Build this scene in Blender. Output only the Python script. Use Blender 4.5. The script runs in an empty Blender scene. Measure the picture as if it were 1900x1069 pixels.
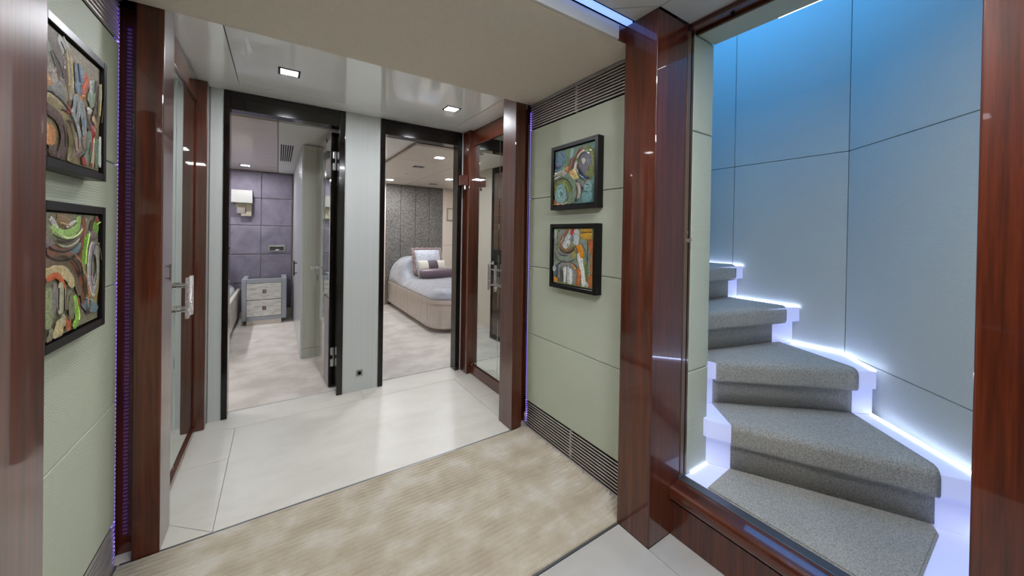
import bpy, bmesh, math, random
from mathutils import Vector, Matrix, noise as mnoise
random.seed(7)
SC = bpy.context.scene
COL = SC.collection

# ------------------------------------------------------------------ camera
cam_d = bpy.data.cameras.new('camera'); cam = bpy.data.objects.new('camera', cam_d); COL.objects.link(cam)
YAW, PITCH, ROLL, FPX = math.radians(33.257), math.radians(-0.3625), math.radians(0.930), 661.74
fw = Vector((math.sin(YAW)*math.cos(PITCH), math.cos(YAW)*math.cos(PITCH), math.sin(PITCH)))
rt = Vector((math.cos(YAW), -math.sin(YAW), 0)); up = rt.cross(fw)
r2 = rt*math.cos(ROLL) + up*math.sin(ROLL); u2 = up*math.cos(ROLL) - rt*math.sin(ROLL)
cam.matrix_world = Matrix(((r2.x, u2.x, -fw.x, 0), (r2.y, u2.y, -fw.y, 0), (r2.z, u2.z, -fw.z, 1.2), (0, 0, 0, 1)))
cam_d.sensor_width = 36; cam_d.sensor_fit = 'HORIZONTAL'; cam_d.lens = FPX/1900*36
cam_d.shift_y = -(534.5-438.71)/1900; cam_d.clip_start = 0.02
SC.camera = cam
# ------------------------------------------------------------------ world, exposure, lamp strengths
w = bpy.data.worlds.new('world'); SC.world = w; w.use_nodes = True
w.node_tree.nodes['Background'].inputs[0].default_value = (0.6, 0.65, 0.7, 1); w.node_tree.nodes['Background'].inputs[1].default_value = 0.0
vs = SC.view_settings
vs.view_transform = 'Standard'; vs.look = 'None'; vs.exposure = 0.0; vs.gamma = 1.0; vs.use_curve_mapping = False
E_HALL, E_NEAR, E_BED1, E_BED2 = 430, 112, 640, 600      # downlight lens strengths; the near ones are added lamps
E_ACRYL, E_STEPLED, E_STAIRTOP, E_COVE, E_VIOLET = 0.4, 10, 4.0, 1.5, 1.3

# ------------------------------------------------------------------ materials
def srgb(r, g, b):
    f = lambda c: (c/255/12.92) if c/255 <= .04045 else ((c/255+.055)/1.055)**2.4
    return (f(r), f(g), f(b), 1)
MATS = {}
def mat(name, col=(.5, .5, .5, 1), rough=.5, metal=0., coat=0., spec=.5, emit=None, es=0., sheen=0., trans=0., coat_rough=.03):
    m = bpy.data.materials.new(name); m.use_nodes = True
    p = m.node_tree.nodes['Principled BSDF']
    p.inputs['Base Color'].default_value = col; p.inputs['Roughness'].default_value = rough
    p.inputs['Metallic'].default_value = metal; p.inputs['Coat Weight'].default_value = coat
    p.inputs['Coat Roughness'].default_value = coat_rough; p.inputs['Specular IOR Level'].default_value = spec
    if sheen: p.inputs['Sheen Weight'].default_value = sheen
    if trans: p.inputs['Transmission Weight'].default_value = trans
    if emit: p.inputs['Emission Color'].default_value = emit; p.inputs['Emission Strength'].default_value = es
    MATS[name] = m
    return m
def N(m, t, **kw):
    n = m.node_tree.nodes.new(t)
    for k, v in kw.items():
        if k in n.inputs: n.inputs[k].default_value = v
        else: setattr(n, k, v)
    return n
def LK(m, a, b): m.node_tree.links.new(a, b)
def P(m): return m.node_tree.nodes['Principled BSDF']
def pos(m, scale=(1, 1, 1), rotz=0):
    g = N(m, 'ShaderNodeNewGeometry'); mp = N(m, 'ShaderNodeMapping')
    mp.inputs['Scale'].default_value = scale; mp.inputs['Rotation'].default_value = (0, 0, rotz)
    LK(m, g.outputs['Position'], mp.inputs['Vector']); return mp.outputs[0]
def ramp(m, fac, stops):
    r = N(m, 'ShaderNodeValToRGB'); e = r.color_ramp.elements
    e[0].position, e[0].color = stops[0]; e[1].position, e[1].color = stops[-1]
    for p_, c_ in stops[1:-1]:
        x = e.new(p_); x.color = c_
    LK(m, fac, r.inputs[0]); return r.outputs[0]
def noise(m, vec, scale, detail=4, rough=.55, dist=0.):
    n = N(m, 'ShaderNodeTexNoise', Scale=scale, Detail=detail, Roughness=rough, Distortion=dist)
    LK(m, vec, n.inputs['Vector']); return n.outputs[0]
def bump(m, h, strength=.2, dist=.002):
    b = N(m, 'ShaderNodeBump', Strength=strength, Distance=dist)
    LK(m, h, b.inputs['Height']); LK(m, b.outputs[0], P(m).inputs['Normal'])
def colour(m, out): LK(m, out, P(m).inputs['Base Color'])
def mix(m, fac, a, b, mode='MIX'):
    x = N(m, 'ShaderNodeMix', data_type='RGBA', blend_type=mode)
    if hasattr(fac, 'links'): LK(m, fac, x.inputs[0])
    else: x.inputs[0].default_value = fac
    for s, v in ((6, a), (7, b)):
        if hasattr(v, 'links'): LK(m, v, x.inputs[s])
        else: x.inputs[s].default_value = v
    return x.outputs[2]

def wood(name, scale, dark, midc, light):
    m = mat(name, rough=.35, coat=1.0, coat_rough=.025, spec=.4)
    v = pos(m, scale)
    n1 = noise(m, v, 1.0, 5, .6, .6); n2 = noise(m, pos(m, tuple(s*4 for s in scale)), 1.0, 3, .6)
    c = ramp(m, n1, [(.3, dark), (.5, midc), (.72, light)])
    colour(m, mix(m, .35, c, ramp(m, n2, [(.3, dark), (.7, light)])))
    return m
WD = (srgb(42, 13, 4), srgb(76, 28, 10), srgb(110, 47, 18))
M_WOOD = wood('mahogany_upright', (42, 42, 1.6), *WD)
M_WOODY = wood('mahogany_lengthwise', (42, 1.6, 42), *WD)
M_MACAS = wood('striped_ebony', (1.2, 1.2, 34), srgb(28, 18, 14), srgb(62, 38, 26), srgb(110, 70, 46))

def leather(name, col, col2, strength=.35):
    m = mat(name, col, rough=.5, spec=.35)
    v = pos(m, (1, 1, 1))
    wv = N(m, 'ShaderNodeTexWave', wave_type='BANDS', bands_direction='Z', Scale=38, Distortion=2.2, Detail=1.0)
    wv.inputs['Detail Scale'].default_value = 1.6
    LK(m, v, wv.inputs['Vector'])
    n = noise(m, v, 320, 2)
    mx = N(m, 'ShaderNodeMath', operation='ADD'); LK(m, wv.outputs['Fac'], mx.inputs[0]); LK(m, n, mx.inputs[1])
    bump(m, mx.outputs[0], strength, .0012)
    colour(m, mix(m, noise(m, v, 3, 3), col, col2))
    return m
M_LEATH = leather('cream_leather', srgb(187, 194, 173), srgb(193, 199, 179))
M_LEATHS = leather('pale_leather', srgb(190, 197, 190), srgb(197, 203, 196), .3)

def marble(name, a, b, c, rough):
    m = mat(name, a, rough=rough, spec=.5)
    v = pos(m, (1.0, 2.6, 1), .5)
    n = noise(m, v, 1.7, 6, .6, 1.2); n2 = noise(m, pos(m, (9, 9, 9)), 1.0, 5)
    colour(m, mix(m, .25, ramp(m, n, [(.3, c), (.5, a), (.7, b)]), ramp(m, n2, [(.35, c), (.65, b)])))
    return m
M_MARB = marble('cream_marble', srgb(213, 208, 198), srgb(219, 214, 205), srgb(204, 198, 187), .34)
M_MARBH = marble('honed_marble', srgb(178, 175, 170), srgb(187, 184, 179), srgb(168, 164, 158), .35)

def rugmat(name, a, b, c, sc, st):
    m = mat(name, a, rough=.75, spec=.25, sheen=.35)
    n = noise(m, pos(m, (1, 1.15, 1)), sc, 4, .55, .15); n2 = noise(m, pos(m), 420, 2)
    colour(m, mix(m, .25, ramp(m, n, [(.36, c), (.5, a), (.66, b)]), ramp(m, n2, [(.3, c), (.7, b)])))
    bump(m, n2, st, .004)
    return m
M_RUG = rugmat('beige_silk_rug', srgb(183, 171, 149), srgb(206, 199, 186), srgb(167, 152, 127), 6.5, .35)
M_BCARP = rugmat('pale_silk_carpet', srgb(206, 197, 187), srgb(222, 215, 207), srgb(192, 180, 168), 5, .25)
M_BCARP2 = rugmat('pale_grey_carpet', srgb(196, 190, 183), srgb(212, 207, 201), srgb(180, 172, 164), 5, .25)
M_STCARP = rugmat('stair_wool_carpet', srgb(178, 176, 166), srgb(206, 204, 194), srgb(134, 132, 121), 190, 1.)

m = M_LINEN = mat('beige_linen', srgb(160, 150, 130), rough=.8, spec=.2)
a_ = noise(m, pos(m, (22, 240, 60)), 1, 3); b_ = noise(m, pos(m, (240, 22, 60)), 1, 3)
colour(m, mix(m, mix(m, .5, a_, b_), srgb(202, 191, 176), srgb(234, 225, 211))); bump(m, a_, .2, .001)
M_GCEIL = mat('white_lacquer_ceiling', srgb(246, 246, 243), rough=.05, coat=.6, spec=.6)
M_CEIL = mat('white_ceiling', srgb(205, 205, 200), rough=.45)
M_BCEIL = mat('bedroom_ceiling_board', srgb(206, 198, 188), rough=.4)
m = M_BPANEL = mat('pale_wood_ceiling_panel', srgb(190, 178, 166), rough=.3, coat=.3)
colour(m, ramp(m, noise(m, pos(m, (3, 60, 3)), 1, 4), [(.3, srgb(182, 169, 157)), (.7, srgb(204, 194, 183))]))
m = M_BACK = mat('grey_silk_wall', srgb(196, 197, 189), rough=.45, spec=.35)
colour(m, ramp(m, noise(m, pos(m, (160, 160, .6)), 1, 2), [(.3, srgb(192, 195, 193)), (.7, srgb(198, 201, 199))]))
M_DARK = mat('black_lacquer_frame', srgb(20, 15, 13), rough=.12, coat=.25, spec=.3)
M_BLACK = mat('matt_black', srgb(8, 7, 8), rough=.8, spec=.1)
m = M_FRAME = mat('dark_picture_frame', srgb(16, 13, 13), rough=.35, coat=.1, coat_rough=.25, spec=.25)
M_GRILL = mat('bronze_grille', srgb(222, 215, 210), rough=.35, metal=.6)
M_STEEL = mat('brushed_steel', srgb(190, 190, 192), rough=.3, metal=1.)
M_STRIP = mat('dull_steel_strip', srgb(120, 122, 128), rough=.4, metal=.9)
M_CHROME = mat('chrome', srgb(225, 225, 228), rough=.06, metal=1.)
M_BRONZE = mat('bronze_track', srgb(92, 58, 30), rough=.25, metal=.6, coat=.5)
M_BROWN = mat('brown_door_edge', srgb(104, 80, 58), rough=.35, coat=.4)
M_MIRROR = mat('mirror_glass', srgb(216, 224, 220), rough=.01, metal=1.)
m = M_CRYST = mat('crystal_handle', srgb(165, 150, 150), rough=.12, metal=.75)
vo = N(m, 'ShaderNodeTexVoronoi', Scale=260); LK(m, pos(m), vo.inputs['Vector']); bump(m, vo.outputs['Distance'], 1., .006)
colour(m, ramp(m, vo.outputs['Distance'], [(.05, srgb(50, 38, 38)), (.45, srgb(215, 205, 205))]))
m = M_ACRYL = mat('backlit_acrylic', srgb(205, 211, 238), rough=.35, emit=srgb(190, 199, 255), es=E_ACRYL)
M_STLED = mat('white_step_led', (1, 1, 1, 1), emit=srgb(205, 218, 255), es=E_STEPLED)
M_COVE = mat('blue_cove_led', (1, 1, 1, 1), emit=srgb(105, 148, 255), es=E_COVE)
M_TOPLED = mat('blue_top_led', (1, 1, 1, 1), emit=srgb(70, 165, 255), es=E_STAIRTOP)
M_LLED = mat('landing_led', (1, 1, 1, 1), emit=srgb(190, 205, 255), es=4)
M_WLED = mat('white_slot_led', (1, 1, 1, 1), emit=(1, 1, 1, 1), es=12)
m = M_VIOLET = mat('violet_dotted_led', srgb(40, 30, 70), emit=srgb(120, 80, 255), es=E_VIOLET)
wv = N(m, 'ShaderNodeTexWave', wave_type='BANDS', bands_direction='Z', Scale=22); LK(m, pos(m), wv.inputs['Vector'])
LK(m, ramp(m, wv.outputs['Fac'], [(.5, srgb(40, 10, 160)), (.8, srgb(190, 165, 255))]), P(m).inputs['Emission Color'])
def lens(name, es): return mat(name, (1, 1, 1, 1), emit=srgb(246, 249, 255), es=es)
L_HALL = lens('hall_lamp_lens', E_HALL); L_NEAR = lens('added_foyer_lamp_lens', E_NEAR); L_B1 = lens('cabin_lamp_lens', E_BED1); L_B2 = lens('guest_lamp_lens', E_BED2)
def suede(name, a, b, sc=6):
    m = mat(name, a, rough=.85, spec=.15, sheen=.5)
    n = noise(m, pos(m), sc, 4, .6, .6); colour(m, ramp(m, n, [(.3, a), (.7, b)])); bump(m, noise(m, pos(m), 500, 2), .15, .001)
    return m
M_PURPLE = suede('mauve_suede', srgb(105, 99, 111), srgb(127, 120, 133))
m = M_VELVET = mat('grey_crushed_velvet', srgb(110, 104, 98), rough=.6, sheen=.1, spec=.3)
v = pos(m, (1, 1, .55)); n = noise(m, v, 70, 4, .75)
n_b = noise(m, pos(m), 3, 3)
colour(m, mix(m, .45, ramp(m, n, [(.4, srgb(52, 49, 47)), (.62, srgb(160, 156, 150))]), ramp(m, n_b, [(.3, srgb(70, 66, 63)), (.7, srgb(112, 108, 104))])))
bump(m, n, .5, .002)
M_BEIGE = mat('beige_wall_board', srgb(214, 203, 190), rough=.45)
m = M_OAK = mat('limed_oak', srgb(205, 195, 182), rough=.35, coat=.3)
colour(m, ramp(m, noise(m, pos(m, (3, 3, 60)), 1, 4), [(.3, srgb(190, 178, 165)), (.7, srgb(216, 207, 196))]))
m = M_BEDOAK = mat('pale_bed_veneer', srgb(206, 192, 178), rough=.3, coat=.4)
colour(m, ramp(m, noise(m, pos(m, (14, 14, 2)), 1, 4), [(.3, srgb(178, 167, 159)), (.7, srgb(197, 188, 181))]))
m = M_WARD = mat('pale_wardrobe_veneer', srgb(196, 196, 182), rough=.25, coat=.5)
colour(m, ramp(m, noise(m, pos(m, (90, 90, 2)), 1, 3), [(.3, srgb(178, 180, 168)), (.7, srgb(186, 188, 177))]))
M_WDOOR = mat('pale_grey_satin', srgb(196, 198, 202), rough=.3, coat=.3)
M_NGREY = mat('grey_lacquer', srgb(152, 156, 163), rough=.3, coat=.3)
m = M_NPEARL = mat('pearl_drawer_front', srgb(205, 200, 190), rough=.12, metal=.25)
n = noise(m, pos(m, (6, 6, 30)), 1, 4, .6, 1.5); colour(m, ramp(m, n, [(.35, srgb(188, 186, 180)), (.65, srgb(228, 227, 222))])); bump(m, n, .25, .01)
M_DGLASS = mat('smoked_glass', srgb(40, 38, 44), rough=.04, coat=1.)
M_SHADE = mat('cream_lamp_shade', srgb(150, 148, 143), rough=.6)
M_CREAM = mat('cream_lamp_metal', srgb(170, 162, 142), rough=.35, metal=.4)
M_TAUPE = mat('bronze_gloss_panel', srgb(122, 112, 98), rough=.12, metal=.55, coat=.6)
M_DGREY = mat('grey_leather_panel', srgb(150, 143, 146), rough=.5)
m = M_DUVET = mat('silver_blue_satin', srgb(150, 153, 163), rough=.42, sheen=.6, spec=.4)
n = noise(m, pos(m, (1, 1, 1)), 9, 5, .6, .8); bump(m, n, .45, .03)
M_PILLW = mat('pale_damask', srgb(200, 206, 216), rough=.5, sheen=.4)
n = noise(M_PILLW, pos(M_PILLW), 45, 3, .5, 2.); colour(M_PILLW, ramp(M_PILLW, n, [(.45, srgb(150, 156, 170)), (.55, srgb(196, 200, 209))]))
M_FRINGE = mat('brown_fringe', srgb(104, 82, 80), rough=.8, sheen=.4)
n = noise(M_FRINGE, pos(M_FRINGE), 160, 3); colour(M_FRINGE, ramp(M_FRINGE, n, [(.35, srgb(70, 48, 48)), (.65, srgb(176, 156, 150))]))
M_LUMB = mat('cream_cushion', srgb(196, 191, 178), rough=.6, sheen=.4)
M_MAUVE = mat('mauve_satin', srgb(104, 86, 98), rough=.35, sheen=.5)
M_BAND = mat('dark_plum_band', srgb(72, 60, 72), rough=.5)
M_SOCK = mat('nickel_plate', srgb(140, 140, 138), rough=.35, metal=.8)
M_WHITE = mat('white_plastic', srgb(225, 225, 222), rough=.4)

# ------------------------------------------------------------------ object helpers
WL = {}
def tag(o, label=None, cat=None, group=None, kind=None):
    if label: o['label'] = label
    if cat: o['category'] = cat
    if group: o['group'] = group
    if kind: o['kind'] = kind
    return o
def _place(o, loc, parent):
    WL[o] = Vector(loc)
    if parent is not None:
        o.parent = parent; o.location = WL[o] - WL[parent]
    else: o.location = WL[o]
def thing(name, loc, label=None, cat=None, group=None, kind=None):
    o = bpy.data.objects.new(name, None); COL.objects.link(o); o.empty_display_size = .05
    _place(o, loc, None); return tag(o, label, cat, group, kind)
def finish(name, bm, mats, parent=None, smooth=False):
    """bmesh in world coordinates -> one mesh object whose origin is at its base"""
    bmesh.ops.recalc_face_normals(bm, faces=bm.faces[:])
    xs = [v.co for v in bm.verts]
    base = Vector(((min(v.x for v in xs)+max(v.x for v in xs))/2, (min(v.y for v in xs)+max(v.y for v in xs))/2, min(v.z for v in xs)))
    for v in bm.verts: v.co -= base
    me = bpy.data.meshes.new(name); bm.to_mesh(me); bm.free()
    for m in (mats if isinstance(mats, (list, tuple)) else [mats]): me.materials.append(m)
    if smooth:
        for p in me.polygons: p.use_smooth = True
    o = bpy.data.objects.new(name, me); COL.objects.link(o); _place(o, base, parent); return o
def clone(src, loc, parent):
    o = bpy.data.objects.new(src.name.split('.')[0], src.data); COL.objects.link(o); _place(o, loc, parent); return o
def add_box(bm, x0, x1, y0, y1, z0, z1, bev=0., seg=2, mi=0):
    r = bmesh.ops.create_cube(bm, size=1)
    for v in r['verts']:
        v.co = Vector(((x0+x1)/2+v.co.x*(x1-x0), (y0+y1)/2+v.co.y*(y1-y0), (z0+z1)/2+v.co.z*(z1-z0)))
    fs = {f for v in r['verts'] for f in v.link_faces}
    for f in fs: f.material_index = mi
    if bev:
        es = list({e for v in r['verts'] for e in v.link_edges})
        rr = bmesh.ops.bevel(bm, geom=es, offset=bev, segments=seg, affect='EDGES', profile=.5)
        for f in rr['faces']: f.material_index = mi
def box(name, x0, x1, y0, y1, z0, z1, m, parent=None, bev=0., seg=2):
    bm = bmesh.new(); add_box(bm, x0, x1, y0, y1, z0, z1, bev, seg); return finish(name, bm, m, parent)
def add_prism(bm, poly, z0, z1, mi=0):
    a = [bm.verts.new((p[0], p[1], z0)) for p in poly]; b = [bm.verts.new((p[0], p[1], z1)) for p in poly]
    n = len(poly)
    fs = [bm.faces.new(a[::-1]), bm.faces.new(b)]
    for i in range(n): fs.append(bm.faces.new((a[i], a[(i+1) % n], b[(i+1) % n], b[i])))
    for f in fs: f.material_index = mi
    return fs
def prism(name, poly, z0, z1, m, parent=None, bev=0.):
    bm = bmesh.new(); add_prism(bm, poly, z0, z1)
    if bev: bmesh.ops.bevel(bm, geom=bm.edges[:], offset=bev, segments=2, affect='EDGES')
    return finish(name, bm, m, parent)
def add_tube(bm, p, q, r, n=10, r2=None):
    p, q = Vector(p), Vector(q); d = (q-p).normalized(); a = d.orthogonal().normalized(); b = d.cross(a); r2 = r if r2 is None else r2
    A = [bm.verts.new(p+(a*math.cos(t)+b*math.sin(t))*r) for t in [2*math.pi*i/n for i in range(n)]]
    B = [bm.verts.new(q+(a*math.cos(t)+b*math.sin(t))*r2) for t in [2*math.pi*i/n for i in range(n)]]
    bm.faces.new(A[::-1]); bm.faces.new(B)
    for i in range(n): bm.faces.new((A[i], A[(i+1) % n], B[(i+1) % n], B[i]))
def tube(name, p, q, r, m, parent=None, n=12):
    bm = bmesh.new(); add_tube(bm, p, q, r, n); return finish(name, bm, m, parent)
def struct(o): o['kind'] = 'structure'; return o

ZC = 2.078         # ceiling height
YB = 2.865         # face of the back wall
XL, XR = -.47, 1.305   # faces of the panelled side walls
PL, PR = -.355, 1.198  # faces of the pillars

# ================================================================== SETTING
# ---- floor: marble slabs in a mitred border, honed slabs near the camera
floor = struct(thing('floor', (.42, 1.5, 0)))
box('subfloor', -2.6, 3.4, -1.7, 6.3, -.12, -.022, M_BLACK, floor)
def slab(poly, m=M_MARB): return prism('tile', poly, -.02, 0, m, floor, .0012)
g = .0008
slab([(-.206+g, 1.812), (1.22-g, 1.812), (1.05, 1.95), (1.05, 2.70-g), (-.206+g, 2.70-g)][:2] + [(1.22-g, 2.70-g), (-.206+g, 2.70-g)])
slab([(PL-.13, 1.812), (-.206-g, 1.812), (-.206-g, 1.815), (PL, 1.95-g), (PL-.13, 1.95-g)])
slab([(PL-.13, 1.95+g), (PL, 1.95+g), (-.206-g, 1.818), (-.206-g, 2.36-g), (PL-.13, 2.36-g)])
slab([(PL-.13, 2.36+g), (-.206-g, 2.36+g), (-.206-g, 2.70-g), (PL-.003, 2.77), (PL-.13, 2.77)])
slab([(PL-.13, 2.77+g), (PL-.003, 2.77+g), (-.206-g, 2.70+g), (.53-g, 2.70+g), (.53-g, 2.958), (PL-.13, 2.958)])
slab([(.53+g, 2.70+g), (1.22+g, 2.70+g), (1.36, 2.77), (1.36, 2.958), (.53+g, 2.958)])
slab([(1.22+g, 1.812), (1.42, 1.812), (1.42, 2.30-g), (1.22+g, 2.30-g)])
slab([(1.22+g, 2.30+g), (1.42, 2.30+g), (1.42, 2.77), (1.36, 2.77-g), (1.22+g, 2.70-g)])
for x0, x1, y0, y1 in ((-.47, .30, -.35, .982), (.3015, 1.1985, -.35, .982), (-.47, .30, -1.6, -.3515), (.3015, 1.1985, -1.6, -.3515), (1.2, 1.34, -.35, .84), (1.2, 1.34, -1.6, -.3515)):
    slab([(x0, y0), (x1, y0), (x1, y1), (x0, y1)], M_MARBH)
# carpeted cabin floors
o = box('carpet', -2.3, .52, 2.962, 6.0, -.02, .004, M_BCARP, floor)
o = box('carpet', .54, 3.2, 2.962, 6.05, -.02, .004, M_BCARP2, floor)
tr = struct(box('trim_1', -.46, 1.30, 1.8, 1.811, -.02, .003, M_STRIP, None, .001))
tr = struct(box('trim_2', -.46, 1.19, .983, .991, -.02, .003, M_STRIP, None, .001))
for i, (x0, x1) in enumerate(((-.26, .365), (.69, 1.30))):
    struct(box('trim_%d' % (3+i), x0, x1, 2.9585, 2.9615, -.02, .005, M_CHROME))

# ---- ribbed rug set into the marble
bm = bmesh.new(); rows = []
nrib = 37; y0r, y1r = .992, 1.799
xs_ = [-.465, -.2, .1, .4, .7, .95, 1.1, 1.2, 1.245, 1.275, 1.292]
for i in range(nrib):
    for k, h in ((0, 0), (.14, .006), (.5, .0085), (.86, .006)):
        y = y0r+(y1r-y0r)*(i+k)/nrib
        row = []
        for x in xs_:
            lift = max(0, (x-1.2)/.09)**2*.012
            row.append(bm.verts.new((x, y, .001+h*.9+lift)))
        rows.append(row)
rows.append([bm.verts.new((x, y1r, .001)) for x in xs_])
for a, b in zip(rows, rows[1:]):
    for i in range(len(xs_)-1): bm.faces.new((a[i], a[i+1], b[i+1], b[i]))
geo = bmesh.ops.extrude_face_region(bm, geom=bm.faces[:])
for v in [q for q in geo['geom'] if isinstance(q, bmesh.types.BMVert)]: v.co.z = -.02
rug = finish('ribbed_rug', bm, M_RUG, None, True)
tag(rug, 'beige silk rug with fine ribs, let into the marble floor of the foyer', 'rug')

# ---- ceiling
ceil = struct(thing('ceiling', (.42, 1.5, ZC)))
def cpan(name, poly, z, m, t=.03): return prism(name, poly, z, z+t, m, ceil, .0015)
cpan('gloss_panel', [(-.204, 1.79), (1.218, 1.79), (1.218, 2.708), (-.204, 2.708)], ZC, M_GCEIL)
cpan('border_panel', [(-.46, 1.79), (-.208, 1.79), (-.208, 2.712), (-.36, 2.865), (-.46, 2.865)], ZC, M_GCEIL)
cpan('border_panel', [(-.36, 2.866), (-.207, 2.713), (1.221, 2.713), (1.36, 2.866)], ZC, M_GCEIL)
cpan('border_panel', [(1.222, 1.79), (1.45, 1.79), (1.45, 2.865), (1.361, 2.865), (1.222, 2.712)], ZC, M_GCEIL)
cpan('linen_panel', [(-.48, .995), (1.32, .995), (1.32, 1.80), (-.48, 1.80)], 2.0, M_LINEN, .07)
box('soffit_fascia', -.48, 1.15, .985, .994, 2.0, 2.056, M_CEIL, ceil)
box('soffit_end', 1.151, 1.197, .985, .994, 2.0, 2.056, M_WOODY, ceil)
cpan('white_panel', [(-.48, -1.6), (1.2, -1.6), (1.2, .83), (1.06, .95), (-.48, .95)], ZC-.006, M_CEIL)
cpan('white_panel', [(1.203, -1.6), (1.42, -1.6), (1.42, .835), (1.203, .835)], ZC-.006, M_CEIL)
cpan('white_panel', [(1.204, .834), (1.204, .95), (1.064, .95)], ZC-.006, M_CEIL)
box('upper_slab', -2.6, 1.6, -1.75, 6.3, 2.16, 2.2, M_BLACK, ceil); box('upper_slab', 1.6, 3.4, 2.5, 6.3, 2.16, 2.2, M_BLACK, ceil)
led = box('cove_led_strip', -.46, 1.196, .956, .984, 2.066, 2.074, M_COVE)
tag(led, 'blue glowing light strip in the ceiling slot beside the linen panel', 'light strip')

# ---- panelled side walls of the foyer
def side_wall(name, x, s, y0, y1):
    w_ = struct(thing(name, (x, (y0+y1)/2, 0)))
    box('backing', min(x+s*.02, x+s*.06), max(x+s*.02, x+s*.06), y0, y1, 0, 2.02, M_BLACK, w_)
    for z0, z1 in ((.17, .588), (.591, 1.003), (1.006, 1.417), (1.42, 1.842)):
        box('panel', min(x, x+s*.018), max(x, x+s*.018), y0+.001, y1-.001, z0, z1, M_LEATH, w_, .003)
    return w_
side_wall('wall_left', XL, -1, 1.02, 1.80)
side_wall('wall_right', XR, 1, .99, 1.80)
# walls of the foyer beside and behind the camera
struct(box('wall_near_left', -.53, -.47, -1.6, .84, 0, 2.1, M_WOOD))
struct(box('wall_near_right', 1.336, 1.40, -1.6, -.07, 0, 2.1, M_LEATH))
struct(box('wall_rear', -.6, 1.5, -1.68, -1.6, 0, 2.12, M_LEATH))

# ---- back wall with the two cabin doorways
wb = struct(thing('wall_back', (.5, YB, 0)))
for x0, x1 in ((-.357, -.2915), (.4045, .6545), (1.3415, 1.362)):
    box('panel', x0, x1, YB, YB+.1, 0, ZC, M_BACK, wb, .0015)
box('backing', -2.4, -.36, YB+.02, YB+.1, 0, 2.15, M_BEIGE, wb); box('backing', 1.364, 3.3, YB+.02, YB+.1, 0, 2.15, M_BEIGE, wb)
box('backing', -.36, 1.364, YB+.03, YB+.1, ZC, 2.15, M_BEIGE, wb)

# ---- pillars
def pillar(label, x0, x1, y0, y1, parts=(), ztop=2.07):
    t = thing('wooden_pillar', ((x0+x1)/2, (y0+y1)/2, 0), label, 'pillar')
    box('shaft', x0, x1, y0, y1, 0, ztop, M_WOOD, t, .004, 3)
    for q in parts: box('recessed_return', *q, M_WOOD, t)
    return t
pillar('glossy mahogany pillar between the left paintings and the left mirror doors', -.43, PL, 1.80, 1.95, [(-.50, -.431, 1.868, 1.94, 0, 2.0)])
pillar('glossy mahogany pillar between the right paintings and the right mirror doors', PR, 1.271, 1.80, 1.95, [(1.272, 1.34, 1.868, 1.94, 0, 2.0)])
pillar('thick glossy mahogany pillar between the right paintings and the stairs', PR, 1.398, .84, .993)
pillar('glossy mahogany pillar cut off by the left photo edge, before the left paintings', -.50, PL, .84, 1.014)
pillar('reddish mahogany post at the right photo edge, beside the lit stairs', PR, 1.398, -.07, .089)
for x, lab in ((XL-.001, 'violet dotted light strip up the edge of the left painting wall'), (XR+.001, 'violet dotted light strip up the edge of the right painting wall')):
    s = -1 if x < 0 else 1
    o = box('led_strip', min(x, x+s*.012), max(x, x+s*.012), 1.8025, 1.8055, .03, 1.96, M_VIOLET); tag(o, lab, 'light strip')

# ---- air grilles
def grille(x, s, z0, z1, label):
    y0, y1 = (1.022 if s < 0 else .996, 1.796)
    t = thing('air_grille', (x, (y0+y1)/2, z0), label, 'grille')
    box('backing', min(x+s*.013, x+s*.019), max(x+s*.013, x+s*.019), y0, y1, z0, z1, M_BLACK, t)
    n = 10; h = (z1-z0)/n; first = None
    for i in range(n):
        z = z0+h*(i+.5)
        if first is None:
            bm = bmesh.new(); add_prism(bm, [(x-s*.002, y0), (x+s*.004, y0), (x+s*.004, y1), (x-s*.002, y1)], z-h*.17, z+h*.17)
            for v in bm.verts: v.co.z += (v.co.x-x)*s*(-.25)
            first = finish('slat', bm, M_GRILL, t); b0 = WL[first].copy()
        else: clone(first, b0+Vector((0, 0, h*i)), t)
    box('mullion', min(x-s*.002, x+s*.012), max(x-s*.002, x+s*.012), 1.392, 1.398, z0, z1, M_GRILL, t)
    rail = (z0, z0+.008) if z0 < .5 else (z1-.008, z1)
    box('rail', min(x-s*.008, x+s*.012), max(x-s*.008, x+s*.012), y0, y1, rail[0], rail[1], M_STEEL, t, .002)
grille(XL, -1, .004, .166, 'dark slatted air grille at the foot of the left painting wall')
grille(XL, -1, 1.847, 1.996, 'dark slatted air grille at the top of the left painting wall')
grille(XR, 1, .004, .166, 'dark slatted air grille at the foot of the right painting wall')
grille(XR, 1, 1.847, 1.996, 'dark slatted air grille at the top of the right painting wall')

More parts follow.
